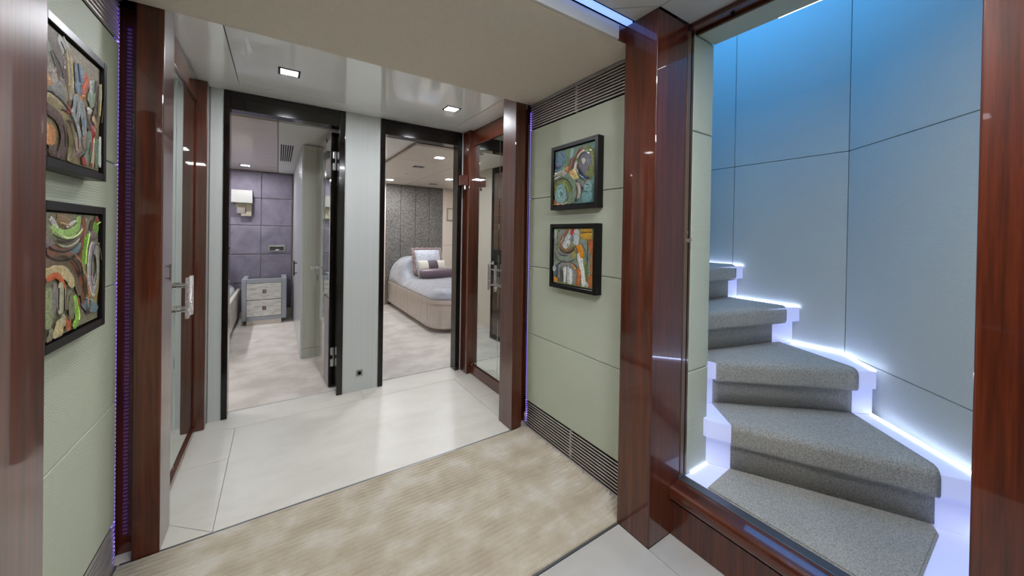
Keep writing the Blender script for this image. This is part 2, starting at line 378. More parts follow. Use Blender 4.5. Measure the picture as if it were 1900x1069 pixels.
# ================================================================== PAINTINGS
PAINT = {}
def paint_mat(c):
    if c not in PAINT:
        m = mat('oil_paint_%d_%d_%d' % c, srgb(*c), rough=.28, coat=.25)
        n = noise(m, pos(m, (1, 1, 1)), 90, 4, .7, 1.5)
        lo = srgb(*[int(k*.68) for k in c]); hi = srgb(*[min(255, int(k*1.18+6)) for k in c])
        colour(m, ramp(m, n, [(.32, lo), (.5, srgb(*c)), (.7, hi)])); bump(m, n, .7, .004)
        PAINT[c] = m
    return PAINT[c]
def arc(cx, cy, rx, ry, a0, a1, w_, c, n=14):
    return ([(cx+rx*math.cos(math.radians(a0+(a1-a0)*i/n)), cy+ry*math.sin(math.radians(a0+(a1-a0)*i/n))) for i in range(n+1)], w_, c)
def ln(*a):
    pts, w_, c = a[:-2], a[-2], a[-1]
    out = []
    P_ = [pts[0]]+list(pts)+[pts[-1]]
    for i in range(1, len(P_)-2):
        p0, p1, p2, p3 = P_[i-1:i+3]
        for k in range(6):
            t = k/6
            out.append(tuple(.5*((2*p1[j])+(-p0[j]+p2[j])*t+(2*p0[j]-5*p1[j]+4*p2[j]-p3[j])*t*t+(-p0[j]+3*p1[j]-3*p2[j]+p3[j])*t**3) for j in (0, 1)))
    out.append(pts[-1]); return (out, w_, c)
def painting(label, x, s, yc, zc, size, bg, strokes):
    """s=+1: on the right wall, seen along +x; s=-1: on the left wall"""
    d = .042; h = size/2; cb = .026; x1 = x-s*d
    t = thing('framed_painting', (x, yc, zc-h), label, 'painting', 'abstract oil paintings in black box frames')
    bm = bmesh.new(); X = lambda a: (min(x-s*a[0], x-s*a[1]), max(x-s*a[0], x-s*a[1]))
    a, b = X((.0005, d))
    add_box(bm, a, b, yc-h, yc-h+.021, zc-h, zc+h, .0012, 1); add_box(bm, a, b, yc+h-.021, yc+h, zc-h, zc+h, .0012, 1)
    add_box(bm, a, b, yc-h+.021, yc+h-.021, zc-h, zc-h+.021, .0012, 1); add_box(bm, a, b, yc-h+.021, yc+h-.021, zc+h-.021, zc+h, .0012, 1)
    a, b = X((.0005, .012)); add_box(bm, a, b, yc-h+.01, yc+h-.01, zc-h+.01, zc+h-.01)
    finish('frame', bm, M_FRAME, t)
    c = h-cb; a, b = X((.012, d-.008))
    cv = box('canvas', a, b, yc-c, yc+c, zc-c, zc+c, paint_mat(bg), t, .001)
    bm = bmesh.new(); cols = []; rnd = random.Random(len(label)*7+int(zc*100))
    def P3(u, v, hgt):
        u = min(max(u, .002), .998); v = min(max(v, .002), .998)
        y = yc+c-2*c*u if s > 0 else yc-c+2*c*u
        return (x-s*(d-.008+hgt), y, zc-c+2*c*v)
    def put(pts, w_, col, lay):
        if col not in cols: cols.append(col)
        mi = cols.index(col); rows = []; n = len(pts)
        for i, p in enumerate(pts):
            q = pts[min(i+1, n-1)]; r = pts[max(i-1, 0)]
            tx, ty = q[0]-r[0], q[1]-r[1]; L = math.hypot(tx, ty) or 1; nx, ny = -ty/L, tx/L
            e = min(1, .45+min(i, n-1-i)*.3); ww = w_*e*(1+.16*mnoise.noise((p[0]*9, p[1]*9, lay*31.)))
            row = []
            for k in (-1, -.6, -.2, .2, .6, 1):
                jit = .03*w_*mnoise.noise((p[0]*30, k*3, lay*17.))
                hg = lay*1e-5+(.0014*(1-k*k*.9)+.0007*mnoise.noise((k*5, p[0]*8+p[1]*8, lay*9.)) if abs(k) < 1 else 0)
                row.append(bm.verts.new(P3(p[0]+nx*(k*ww/2+jit), p[1]+ny*(k*ww/2+jit), hg+.0001)))
            rows.append(row)
        for A, B in zip(rows, rows[1:]):
            for k in range(5):
                try: f = bm.faces.new((A[k], A[k+1], B[k+1], B[k])); f.material_index = mi; f.smooth = True
                except ValueError: pass
    for i, (pts, w_, col) in enumerate(strokes): put(pts, w_*1.2, col, i*12)
    # thin dark and light bristle lines along the stroke borders
    base = len(strokes)
    for i, (pts, w_, col) in enumerate(strokes):
        for side in (-1, 1):
            if rnd.random() < .5 or w_ < .07: continue
            dk = tuple(int(k*.4) for k in col) if rnd.random() < .7 else tuple(min(255, int(k*1.3+15)) for k in col)
            sub = pts[int(len(pts)*rnd.uniform(0, .35)):int(len(pts)*rnd.uniform(.6, 1))]
            if len(sub) < 4: continue
            off = []
            for j, p in enumerate(sub):
                q = sub[min(j+1, len(sub)-1)]; r = sub[max(j-1, 0)]; tx, ty = q[0]-r[0], q[1]-r[1]; L = math.hypot(tx, ty) or 1
                off.append((p[0]-ty/L*side*w_*.36, p[1]+tx/L*side*w_*.36))
            put(off, .018, dk, (base+i)*12)
    pm = finish('brushstrokes', bm, [paint_mat(q) for q in cols], t, True)
    return t
G = dict(teal=(92, 132, 126), ltl=(120, 160, 158), blue=(76, 112, 134), grn=(84, 112, 56), oliv=(104, 118, 48), crm=(202, 196, 176), brn=(118, 72, 40), rbr=(138, 58, 36), org=(220, 134, 40), yel=(202, 178, 104), gvi=(104, 100, 112), nav=(42, 46, 78), lbl=(112, 148, 172), sag=(104, 126, 100), tau=(172, 160, 140), dk=(40, 36, 34))
painting('teal and green abstract painting, the upper one on the right wall', XR, 1, 1.369, 1.508, .346, G['teal'], [
    ln((.05, .92), (.15, .8), (.22, .72), .3, G['blue']), ln((.02, .78), (.2, .7), .12, G['blue']), arc(.1, .8, .12, .1, 200, 340, .06, G['nav']),
    arc(.1, .84, .28, .26, -70, 70, .13, G['grn']), arc(.08, .82, .26, .26, 220, 320, .07, G['crm']), arc(.08, .82, .34, .33, 215, 310, .08, G['rbr']),
    ln((.48, .98), (.42, .8), .12, G['ltl']), ln((.62, .98), (.52, .82), (.5, .78), .16, G['sag']), ln((.7, .98), (.9, .96), .1, G['sag']),
    arc(.78, .66, .2, .24, 0, 360, .12, G['oliv'], 22), arc(.78, .7, .1, .12, 0, 360, .14, G['gvi'], 18), ln((.72, .76), (.76, .68), .1, G['crm']), ln((.78, .74), (.74, .66), .05, G['crm']),
    arc(.8, .66, .3, .28, 100, 170, .06, G['rbr']), arc(.8, .67, .25, .23, 95, 150, .045, G['crm']), ln((.95, .62), (.92, .5), (.82, .46), .16, G['oliv']),
    arc(.84, .64, .26, .24, 185, 260, .07, G['lbl']), arc(.86, .62, .2, .2, 190, 280, .05, G['nav']), arc(.9, .62, .3, .3, 190, 275, .1, G['sag']), arc(.9, .6, .36, .34, 195, 275, .06, G['gvi']), arc(.92, .58, .4, .36, 195, 275, .035, G['dk']),
    ln((.5, .8), (.46, .68), (.4, .58), .13, G['brn']), ln((.38, .66), (.32, .6), .1, G['org']), ln((.58, .74), (.55, .6), (.58, .5), .06, G['crm']), ln((.46, .58), (.56, .48), (.58, .42), .14, G['yel']), ln((.42, .58), (.5, .52), .07, G['org']), ln((.6, .68), (.63, .48), .05, G['brn']),
    ln((.37, .52), (.46, .42), (.54, .34), .06, G['crm']), ln((.4, .48), (.5, .36), .025, G['brn']),
    arc(.2, .2, .4, .36, 70, 165, .1, G['tau']), arc(.22, .2, .33, .3, -60, 150, .14, G['sag'], 20), arc(.22, .22, .22, .22, -80, 190, .12, G['oliv'], 20), ln((.3, .36), (.42, .2), .1, G['oliv']), arc(.2, .2, .1, .12, 0, 360, .14, G['ltl'], 18), ln((.2, .24), (.2, .16), .06, G['teal']), arc(.2, .2, .3, .22, 190, 280, .1, (158, 92, 34)), arc(.22, .22, .26, .22, 270, 330, .02, G['crm']),
    ln((.6, .36), (.66, .24), (.64, .08), .08, G['tau']), ln((.58, .34), (.62, .18), (.56, .04), .03, G['dk']), ln((.78, .26), (.96, .22), .16, G['ltl']), ln((.72, .12), (.97, .1), .18, (104, 150, 150)), ln((.48, .2), (.42, .02), .14, G['sag'])])
K = dict(sag=(134, 152, 102), gry=(136, 136, 130), dgr=(92, 94, 90), lgr=(182, 188, 188), wht=(224, 222, 216), brn=(134, 98, 66), dbr=(58, 40, 32), red=(204, 50, 40), och=(188, 144, 36), obr=(172, 98, 44), org=(228, 142, 24), sgg=(126, 142, 126), blu=(72, 88, 104), grn=(92, 118, 58), dk=(36, 36, 38))
painting('grey, white and orange abstract painting, the lower one on the right wall', XR, 1, 1.369, 1.086, .346, K['sag'], [
    ln((.02, .98), (.06, .8), .12, K['lgr']), ln((.16, .98), (.08, .76), (.08, .6), .1, K['grn']), arc(.33, .68, .28, .26, 90, 300, .13, K['gry'], 20), arc(.33, .66, .3, .2, 190, 340, .16, K['gry'], 20), arc(.34, .64, .32, .24, 195, 330, .05, K['dgr']),
    ln((.42, .98), (.28, .86), (.18, .68), .1, K['brn']), ln((.46, .96), (.36, .8), (.26, .68), .12, K['lgr']), ln((.28, .86), (.2, .74), .035, K['wht']), arc(.36, .7, .18, .1, 200, 350, .07, K['brn']), arc(.36, .7, .2, .12, 195, 350, .03, K['dbr']), ln((.42, .8), (.36, .72), (.28, .68), .1, K['wht']), ln((.44, .82), (.3, .7), .02, K['dbr']),
    ln((.46, .97), (.54, .92), .12, K['red']), ln((.6, .99), (.6, .84), (.58, .72), .13, K['lgr']), ln((.5, .9), (.52, .76), .06, (112, 118, 132)),
    ln((.7, .97), (.98, .97), .07, K['och']), ln((.7, .9), (.98, .9), .08, (204, 156, 30)), ln((.72, .85), (.98, .85), .06, K['och']), ln((.7, .93), (.98, .94), .015, K['dbr']),
    ln((.94, .82), (.95, .5), (.94, .02), .14, K['obr']), ln((.72, .8), (.84, .68), (.93, .48), (.92, .22), .13, K['sgg']), ln((.74, .76), (.84, .6), (.9, .36), .04, K['dgr']), ln((.86, .4), (.88, .12), .08, K['grn']),
    ln((.66, .72), (.7, .62), (.74, .5), .13, K['org']), ln((.67, .58), (.72, .42), (.78, .24), (.8, .02), .085, K['wht']), ln((.76, .5), (.74, .36), .06, K['wht']), ln((.86, .1), (.9, .02), .05, K['lgr']), ln((.52, .58), (.62, .48), .1, K['sag']), ln((.56, .6), (.52, .5), .06, K['och']),
    arc(.38, .2, .34, .26, 30, 175, .1, K['sgg'], 18), arc(.38, .2, .32, .22, 20, 170, .04, K['dbr'], 18), arc(.4, .2, .24, .2, 30, 160, .08, K['org']), ln((.66, .32), (.68, .14), (.62, .02), .1, K['obr']), ln((.68, .3), (.7, .2), .07, K['org']), arc(.38, .16, .2, .22, -20, 200, .12, K['gry'], 18), ln((.1, .34), (.12, .2), (.06, .1), .1, K['blu']), ln((.22, .3), (.2, .04), .1, K['dgr']), ln((.06, .12), (.12, .02), .08, K['org']),
    ln((.34, .32), (.33, .04), .1, K['wht']), ln((.42, .33), (.43, .03), .09, K['lgr']), ln((.49, .3), (.49, .02), .08, K['wht']), ln((.38, .3), (.38, .05), .015, K['dk']), ln((.28, .26), (.29, .04), .025, K['dk']), ln((.58, .26), (.58, .04), .08, K['gry']), ln((.02, .3), (.06, .22), .08, K['lgr'])])
A = dict(tan=(146, 130, 98), mau=(96, 76, 66), olv=(152, 134, 84), pnk=(172, 156, 140), gry=(122, 120, 112), org=(204, 134, 64), blu=(92, 118, 142), red=(178, 38, 36), ored=(186, 82, 36), sag=(140, 160, 130), dol=(92, 78, 58), gbl=(152, 158, 158), pch=(208, 168, 132), dsg=(110, 130, 106), wht=(214, 212, 206), brn=(86, 60, 52), dk=(36, 30, 28))
painting('tan and red abstract painting, the upper one on the left wall', XL, -1, 1.374, 1.508, .346, A['tan'], [
    ln((.02, .72), (.14, .66), (.1, .5), .26, A['pnk']), ln((.04, .86), (.16, .7), .1, (150, 150, 132)), ln((.04, .98), (.2, .84), (.28, .6), .16, A['mau']), ln((.2, .97), (.34, .88), .1, A['wht']), ln((.32, .92), (.37, .7), (.36, .5), .09, A['olv']), ln((.4, .9), (.44, .68), (.42, .52), .06, A['pnk']), ln((.3, .9), (.34, .66), (.4, .44), .03, A['brn']),
    ln((.02, .56), (.1, .56), .1, A['org']), ln((.02, .44), (.18, .5), (.32, .56), .17, A['gry']), ln((.06, .4), (.3, .48), .05, A['dk']), ln((.2, .42), (.42, .44), .07, A['ored']), ln((.1, .4), (.38, .38), .1, (130, 116, 80)),
    ln((.52, .88), (.56, .74), (.55, .62), .13, A['blu']), ln((.6, .86), (.62, .74), .06, (120, 146, 168)), ln((.72, .84), (.66, .72), (.6, .62), .12, A['ored']), ln((.86, .84), (.84, .7), (.74, .6), .12, A['sag']), ln((.78, .82), (.8, .68), .05, A['wht']), ln((.62, .6), (.5, .56), .08, A['org']),
    ln((.9, .86), (.92, .6), (.84, .42), .1, A['dol']), ln((.98, .85), (.97, .6), (.9, .4), .08, A['olv']), arc(.82, .5, .14, .12, 180, 290, .08, A['mau']), ln((.7, .52), (.8, .54), .05, A['wht']), ln((.82, .5), (.88, .44), .06, A['pch']),
    ln((.28, .36), (.42, .38), .1, A['red']), ln((.78, .38), (.88, .34), .12, A['red']), ln((.52, .6), (.5, .46), (.46, .34), (.58, .2), .13, A['gbl']), ln((.58, .58), (.64, .4), (.66, .26), .08, A['gbl']), ln((.62, .46), (.64, .34), .06, A['blu']), ln((.5, .56), (.47, .4), .02, A['dk']),
    ln((.46, .22), (.5, .1), .2, A['pch']), ln((.4, .06), (.6, .16), (.68, .3), .08, (150, 124, 112)), arc(.1, .16, .33, .26, -40, 110, .12, A['olv'], 18), arc(.08, .16, .2, .2, -60, 120, .1, A['brn'], 18), ln((.04, .24), (.08, .08), .14, A['org']), ln((.04, .06), (.16, .04), .1, A['brn']), arc(.1, .16, .4, .33, 20, 100, .03, A['dk']),
    ln((.76, .34), (.72, .16), (.68, .02), .1, A['dsg']), ln((.84, .3), (.82, .02), .04, A['pch']), ln((.8, .3), (.78, .02), .02, A['red']), ln((.9, .3), (.9, .02), .07, A['dsg']), ln((.97, .34), (.97, .04), .06, A['wht']), ln((.6, .08), (.66, .02), .06, A['red'])])
Q = dict(olg=(136, 130, 104), lgn=(166, 206, 112), gol=(128, 128, 100), mau=(134, 118, 116), dbr=(76, 52, 46), org=(206, 98, 46), lim=(150, 202, 70), lil=(182, 172, 172), wht=(212, 206, 204), och=(166, 140, 70), grn=(118, 170, 52), rbr=(140, 66, 46), brn=(132, 88, 62), crm=(204, 184, 134), gwh=(190, 186, 150), blg=(112, 140, 150), dk=(36, 32, 30), sag=(150, 160, 112))
painting('lime green and brown abstract painting, the lower one on the left wall', XL, -1, 1.374, 1.086, .346, Q['olg'], [
    arc(.28, .95, .44, .3, 190, 350, .1, Q['dbr'], 18), arc(.3, .94, .36, .22, 190, 350, .13, Q['mau'], 18), arc(.32, .94, .28, .18, 195, 350, .1, Q['gol'], 18), arc(.36, .95, .24, .13, 200, 345, .075, Q['lgn'], 16), ln((.2, .96), (.4, .93), .1, (150, 124, 84)), ln((.1, .96), (.22, .88), .05, Q['wht']), ln((.36, .88), (.52, .94), .03, Q['wht']), ln((.56, .9), (.6, .98), .07, Q['lgn']), arc(.3, .92, .42, .28, 260, 320, .06, Q['blg']), ln((.18, .7), (.28, .73), .06, Q['org']),
    ln((.68, .98), (.66, .8), (.6, .56), .06, Q['rbr']), ln((.74, .97), (.7, .8), .08, Q['gol']), ln((.86, .96), (.8, .84), .05, Q['dbr']), ln((.98, .9), (.86, .86), .12, Q['grn']), ln((.9, .97), (.99, .95), .06, Q['rbr']),
    arc(.86, .5, .17, .33, 60, 300, .09, Q['mau'], 20), ln((.76, .82), (.7, .66), (.68, .46), .1, Q['lim']), ln((.72, .78), (.68, .6), .04, Q['lgn']), arc(.88, .5, .08, .2, 0, 360, .09, Q['lil'], 20), arc(.88, .5, .12, .26, 110, 290, .03, Q['wht'], 18), arc(.87, .48, .06, .15, 0, 360, .012, Q['dk'], 18), ln((.66, .42), (.72, .3), (.82, .2), .12, Q['och']), ln((.98, .74), (.97, .4), (.9, .24), .06, Q['sag']), ln((.98, .4), (.92, .2), (.84, .1), .06, Q['och']), ln((.8, .22), (.76, .1), (.7, .2), .05, Q['dbr']), ln((.62, .22), (.96, .1), .1, Q['blg']), ln((.58, .5), (.6, .3), .05, Q['blg']),
    arc(.16, .26, .5, .42, -10, 110, .1, Q['brn'], 20), arc(.16, .28, .42, .34, 0, 115, .1, (118, 96, 74), 20), arc(.14, .28, .34, .27, 20, 120, .09, Q['crm'], 18), arc(.16, .28, .46, .38, 10, 60, .03, Q['org']), ln((.4, .62), (.52, .54), (.54, .44), .07, Q['dbr']), ln((.02, .48), (.2, .5), (.32, .36), .05, Q['org']), ln((.48, .3), (.54, .1), (.46, .02), .07, Q['lim']), ln((.56, .26), (.56, .06), .05, Q['rbr']), ln((.42, .3), (.44, .1), .09, Q['gol']),
    ln((.06, .42), (.06, .1), .12, Q['sag']), ln((.15, .44), (.14, .2), .07, (140, 128, 128)), ln((.24, .44), (.24, .18), .1, Q['gwh']), ln((.32, .38), (.34, .2), .05, Q['crm']), ln((.29, .38), (.3, .2), .015, Q['dk']), ln((.2, .4), (.2, .22), .015, Q['dk']), ln((.14, .1), (.26, .02), .14, Q['crm']), ln((.24, .16), (.3, .08), .08, Q['gwh']), ln((.34, .14), (.38, .02), .07, Q['org']), ln((.04, .06), (.1, .02), .1, Q['olg'])])

# ================================================================== MIRRORED CABINETS
def cabinet(label, xm, s, xpost):
    """xm: mirror plane, s: +1 right side, -1 left side"""
    t = thing('mirrored_cabinet', (xm+s*.05, 2.35, 0), label, 'cabinet')
    X = lambda a, b: (min(xm+s*a, xm+s*b), max(xm+s*a, xm+s*b))
    box('header', *X(-.012, .05), 1.952, 2.77, 1.946, 2.076, M_WOODY, t, .002)
    box('kick_board', *X(-.012, .05), 1.952, 2.77, .001, .085 if s > 0 else .03, M_WOODY, t, .002)
    zb = .086 if s > 0 else .031
    x0, x1 = sorted((xpost, xm+s*.05))
    box('corner_post', x0, x1, 2.735 if s > 0 else 2.772, 2.862, .001, 2.076, M_WOOD, t, .003)
    box('carcass', *X(.012, .05), 1.953, 2.735, zb, 1.945, M_BLACK, t)
    for y0, y1, yh in ((1.955, 2.313, 2.27), (2.317, 2.733, 2.362)):
        d_ = box('mirror_door', *X(0, .010), y0, y1, zb+.003, 1.943, M_MIRROR, t, .002, 1)
        bm = bmesh.new()
        add_box(bm, *X(-.06, -.046), yh-.013, yh+.013, .772, .968, .003, 2)
        hb = finish('crystal_handle', bm, M_CRYST, d_)
        for z in (.81, .925):
            bm = bmesh.new(); add_tube(bm, (xm-s*.046, yh, z), (xm-s*.0005, yh, z), .006, 10); add_tube(bm, (xm-s*.014, yh, z), (xm-s*.0005, yh, z), .011, 12)
            finish('handle_standoff', bm, M_CHROME, d_)
    if s > 0: box('floor_hinge', xm-.02, xm-.001, 2.69, 2.73, .0855, .10, M_CHROME, t, .002)
    return t
cabinet('mirror-fronted cabinet with crystal handles on the left, beside the left doorway', -.412, -1, -.358)
cabinet('mirror-fronted cabinet with crystal handles on the right, beside the right doorway', 1.40, 1, 1.35)
t = thing('door_catch', (1.315, 2.77, 1.6), 'small mahogany door catch beside the right doorway', 'door catch')
box('block', 1.283, 1.347, 2.742, 2.80, 1.607, 1.692, M_WOOD, t, .004); box('pin', 1.316, 1.332, 2.748, 2.764, 1.572, 1.6065, M_CHROME, t, .002)

# ================================================================== DOORWAYS
def lever(parent, p, ax, side):
    """lever handle: rosette, neck, bar"""
    bm = bmesh.new(); p = Vector(p); ax = Vector(ax)
    add_tube(bm, p, p+ax*.008, .022, 16); add_tube(bm, p+ax*.008, p+ax*.045, .008, 10)
    add_tube(bm, p+ax*.04+Vector((0, .01*side, 0)), p+ax*.04-Vector((0, .095*side, 0)), .009, 10)
    return finish('lever_handle', bm, M_STEEL, parent)
def door(name, xo0, xi0, xi1, xo1, leaf_poly, hinge_right):
    t = struct(thing(name, ((xo0+xo1)/2, YB+.05, 0)))
    box('jamb', xo0, xi0, YB-.008, 2.956, .001, 2.074, M_DARK, t, .002); box('jamb', xi1, xo1, YB-.008, 2.956, .001, 2.074, M_DARK, t, .002)
    box('header', xi0+.0005, xi1-.0005, YB-.006, 2.956, 1.96, 2.0735, M_DARK, t, .002)
    return t
d1 = door('door_1', -.291, -.26, .365, .404, None, True)
leaf = prism('door_leaf', [(.331, 3.02), (.375, 3.023), (.334, 3.645), (.290, 3.642)], .012, 1.95, M_DARK, d1, .002)
def on_leaf(name, y0, y1, z0, z1, m, th=.004):
    fx = lambda y: .331+(y-3.02)*(-.041/.622)
    return prism(name, [(fx(y0)-th, y0), (fx(y0)-.0004, y0), (fx(y1)-.0004, y1), (fx(y1)-th, y1)], z0, z1, m, leaf)
on_leaf('gloss_face', 3.205, 3.635, .02, 1.94, M_TAUPE, .003)
on_leaf('mirror_inset', 3.03, 3.20, .70, 1.90, M_MIRROR); on_leaf('grey_inset', 3.03, 3.20, .02, .68, M_DGREY)
on_leaf('mirror_inset', 3.26, 3.42, .46, 1.86, M_MIRROR, .006)
bm = bmesh.new(); p = Vector((.292, 3.59, .875)); add_tube(bm, p, p-Vector((.008, 0, 0)), .024, 16); add_tube(bm, p-Vector((.008, 0, 0)), p-Vector((.05, 0, 0)), .008, 10); add_tube(bm, p+Vector((-.046, .01, 0)), p+Vector((-.046, -.1, 0)), .009, 12)
finish('lever_handle', bm, M_STEEL, leaf)
box('lock_rosette', .284, .292, 3.572, 3.608, .765, .81, M_STEEL, leaf, .003)
for z in (.24, 1.735):
    bm = bmesh.new(); add_box(bm, .340, .366, 3.0165, 3.0205, z+.014, z+.072, .008, 3); add_box(bm, .340, .366, 3.0165, 3.0205, z-.072, z-.014, .008, 3); add_tube(bm, (.362, 3.014, z-.03), (.362, 3.014, z+.03), .005, 8)
    finish('hinge', bm, M_STEEL, leaf)
d2 = door('door_2', .655, .69, 1.30, 1.34, None, False)
leaf2 = prism('door_leaf', [(.676, 2.985), (.72, 2.982), (.752, 3.56), (.708, 3.563)], .012, 1.95, M_DARK, d2, .002)
fx2 = lambda y: .72+(y-2.982)*(.032/.578)
for z0, z1 in ((.06, .72), (1.02, 1.88)):
    prism('veneer_inset', [(fx2(3.04)+.0004, 3.04), (fx2(3.04)+.004, 3.04), (fx2(3.50)+.004, 3.50), (fx2(3.50)+.0004, 3.50)], z0, z1, M_MACAS, leaf2)
bm = bmesh.new(); p = Vector((.7495, 3.50, .87)); add_tube(bm, p, p+Vector((.008, 0, 0)), .022, 16); add_tube(bm, p, p+Vector((.05, 0, 0)), .008, 10); add_tube(bm, p+Vector((.046, .01, 0)), p+Vector((.046, -.1, 0)), .009, 12)
finish('lever_handle', bm, M_CHROME, leaf2)
t = thing('power_socket', (.522, YB, .112), 'small square nickel power socket low on the wall between the doorways', 'socket')
box('plate', .5, .545, YB-.006, YB-.0005, .114, .159, M_SOCK, t, .002)
tube('outlet', (.5225, YB-.0075, .1365), (.5225, YB-.0062, .1365), .013, M_BLACK, t, 16)

# ================================================================== DOWNLIGHTS
def downlight(label, x, y, z, m, sx=.05, sy=.05, rim=.012, group=None, frame_m=None, rot=0.):
    t = thing('downlight', (x, y, z), label, 'ceiling light', group)
    bm = bmesh.new(); f = rim
    add_box(bm, x-sx-f, x-sx, y-sy-f, y+sy+f, z-.004, z-.0003); add_box(bm, x+sx, x+sx+f, y-sy-f, y+sy+f, z-.004, z-.0003)
    add_box(bm, x-sx, x+sx, y-sy-f, y-sy, z-.004, z-.0003); add_box(bm, x-sx, x+sx, y+sy, y+sy+f, z-.004, z-.0003)
    finish('bezel', bm, frame_m or M_FRAME, t)
    box('lens', x-sx, x+sx, y-sy, y+sy, z-.003, z-.0003, m, t)
    return t
downlight('square downlight in the glossy hall ceiling before the left doorway', .043, 2.345, ZC, L_HALL, .04, .036)
downlight('square downlight in the glossy hall ceiling before the right doorway', 1.016, 2.353, ZC, L_HALL, .04, .036)
for x, y, q in ((.1, .35, 'just above the viewer, on the left'), (.75, .35, 'just above the viewer, on the right'), (.1, -.75, 'behind the viewer, on the left'), (.75, -.75, 'behind the viewer, on the right')):  # unseen lamps added to fill the foyer with soft light
    downlight('added square downlight in the white ceiling '+q, x, y, ZC-.006, L_NEAR, .09, .09, group='added downlights above the viewer')

# ================================================================== STAIRS
Z0, RI = .2, .206
st = thing('staircase', (1.9, .6, Z0), 'winding staircase with grey carpet on glowing white acrylic steps', 'staircase')
# risers at the inner and the outer wall, and the ends of the carpet on them
IN = [(1.600, .838), (1.605, 1.010), (1.605, 1.041), (1.605, 1.135), (1.605, 1.36)]
OUT = [(1.978, .124), (2.268, .448), (2.441, .812), (2.441, 1.108), (2.441, 1.36)]
CI = [(1.640, .757), (1.742, .890), (1.70, 1.017), (1.70, 1.132), (1.70, 1.36)]
CO = [(1.932, .224), (2.188, .506), (2.352, .851), (2.364, 1.124), (2.364, 1.36)]
WCORN = (2.441, .590)
def vec(p): return Vector((p[0], p[1]))
def fwd(a, b):        # unit normal of a riser towards the person climbing up
    d = (vec(b)-vec(a)).normalized(); n = Vector((d.y, -d.x))
    return n if n.y < 0 or n.x < 0 else -n
ldm = prism('landing', [(1.4265, .091), (1.945, .091), (1.978, .124), (1.600, .838), (1.4265, .838)], .05, Z0, M_ACRYL, st)
bm = bmesh.new(); add_prism(bm, [(1.4275, .742), (1.432, .744), CI[0], CO[0], (1.881, .203), (1.4275, .203)], Z0+.0005, Z0+.012)
bmesh.ops.bevel(bm, geom=[e for e in bm.edges if all(v.co.z > Z0+.01 for v in e.verts)], offset=.006, segments=2, affect='EDGES')
finish('carpet', bm, M_STCARP, ldm)
def led_run(pts, z, parent, name='light_strip'):
    for a, b in zip(pts, pts[1:]):
        a, b = vec(a), vec(b); d = (b-a).normalized(); n = Vector((-d.y, d.x))
        prism(name, [a+n*.0005, b+n*.0005, b+n*.006, a+n*.006], z+.001, z+.006, M_STLED, parent)
for k in range(4):
    zt = Z0+RI*(k+1); zb = zt-RI
    poly = [IN[k], OUT[k]] + ([WCORN] if k == 1 else []) + [OUT[k+1], IN[k+1]]
    n = fwd(IN[k], OUT[k]); ov = .034
    s_ = prism('step', poly, zb+.0005 if k else Z0+.0005, zt-.0785, M_ACRYL, st)
    # overhanging acrylic nosing slab
    dd = (vec(OUT[k])-vec(IN[k])).normalized()
    ni = vec(IN[k])+n*ov; no = vec(OUT[k])+n*ov
    if k == 0: ni = vec(IN[k])+n*ov-dd*.0; no = vec(OUT[k])+n*ov-dd*.005
    if k == 1: no -= dd*.012
    if k >= 2: no = Vector((2.441, no.y+.0))
    prism('nosing', [ni, no]+poly[1:], zt-.078, zt, M_ACRYL, s_, .002)
    # carpet: runs over the tread, round the nosing and down the riser
    a0, b0, a1, b1 = vec(CI[k]), vec(CO[k]), vec(CI[k+1]), vec(CO[k+1])
    th = .012; bm = bmesh.new(); rows = []; NS = 24
    prof = [(0, zt+th)]
    off0 = ov+.002
    for i in range(9):
        a = math.pi/2*i/8; prof.append((off0-.018+(.018+th)*math.sin(a), zt+th-(.03)*(1-math.cos(a))))
    prof += [(off0+th, zt-.066)]
    for i in range(1, 5):
        a = math.pi/2*i/4; prof.append((off0+th-(.014)*(1-math.cos(a)), zt-.066-.02*math.sin(a)))
    prof += [(th+.002, zt-.0865), (th+.001, zt-.09), (th+.001, zb+.013 if k else Z0+.0125)]
    for j in range(NS+1):
        t_ = j/NS; f = a0.lerp(b0, t_); bk = a1.lerp(b1, t_)
        if k == 1: bk = bk
        row = [bm.verts.new((bk.x, bk.y, zt+th))]
        for i in range(1, 4): q = bk.lerp(f, i/4); row.append(bm.verts.new((q.x, q.y, zt+th)))
        for d_, z in prof:
            q = f+n*d_; row.append(bm.verts.new((q.x, q.y, z)))
        # closing side below the carpet
        q = f+n*.0006; row.append(bm.verts.new((q.x, q.y, zb+.013 if k else Z0+.0125))); row.append(bm.verts.new((q.x, q.y, zt-.0795)))
        q = f+n*(off0); row.append(bm.verts.new((q.x, q.y, zt-.0795))); row.append(bm.verts.new((q.x, q.y, zt+.0006))); row.append(bm.verts.new((bk.x, bk.y, zt+.0006)))
        rows.append(row)
    L_ = len(rows[0])
    for A_, B_ in zip(rows, rows[1:]):
        for i in range(L_): bm.faces.new((A_[i], A_[(i+1) % L_], B_[(i+1) % L_], B_[i]))
    bm.faces.new(rows[0]); bm.faces.new(rows[-1][::-1])
    c_ = finish('carpet', bm, M_STCARP, s_)
    for p_ in c_.data.polygons: p_.use_smooth = len(p_.vertices) == 4
    led_run(([no]+poly[1:-1])[::1], zt, s_)
led_run([(1.945, .095), (1.975, .126)], Z0, ldm)
box('light_strip', 1.47, 1.595, .832, .8365, Z0+.001, Z0+.006, M_LLED, ldm)

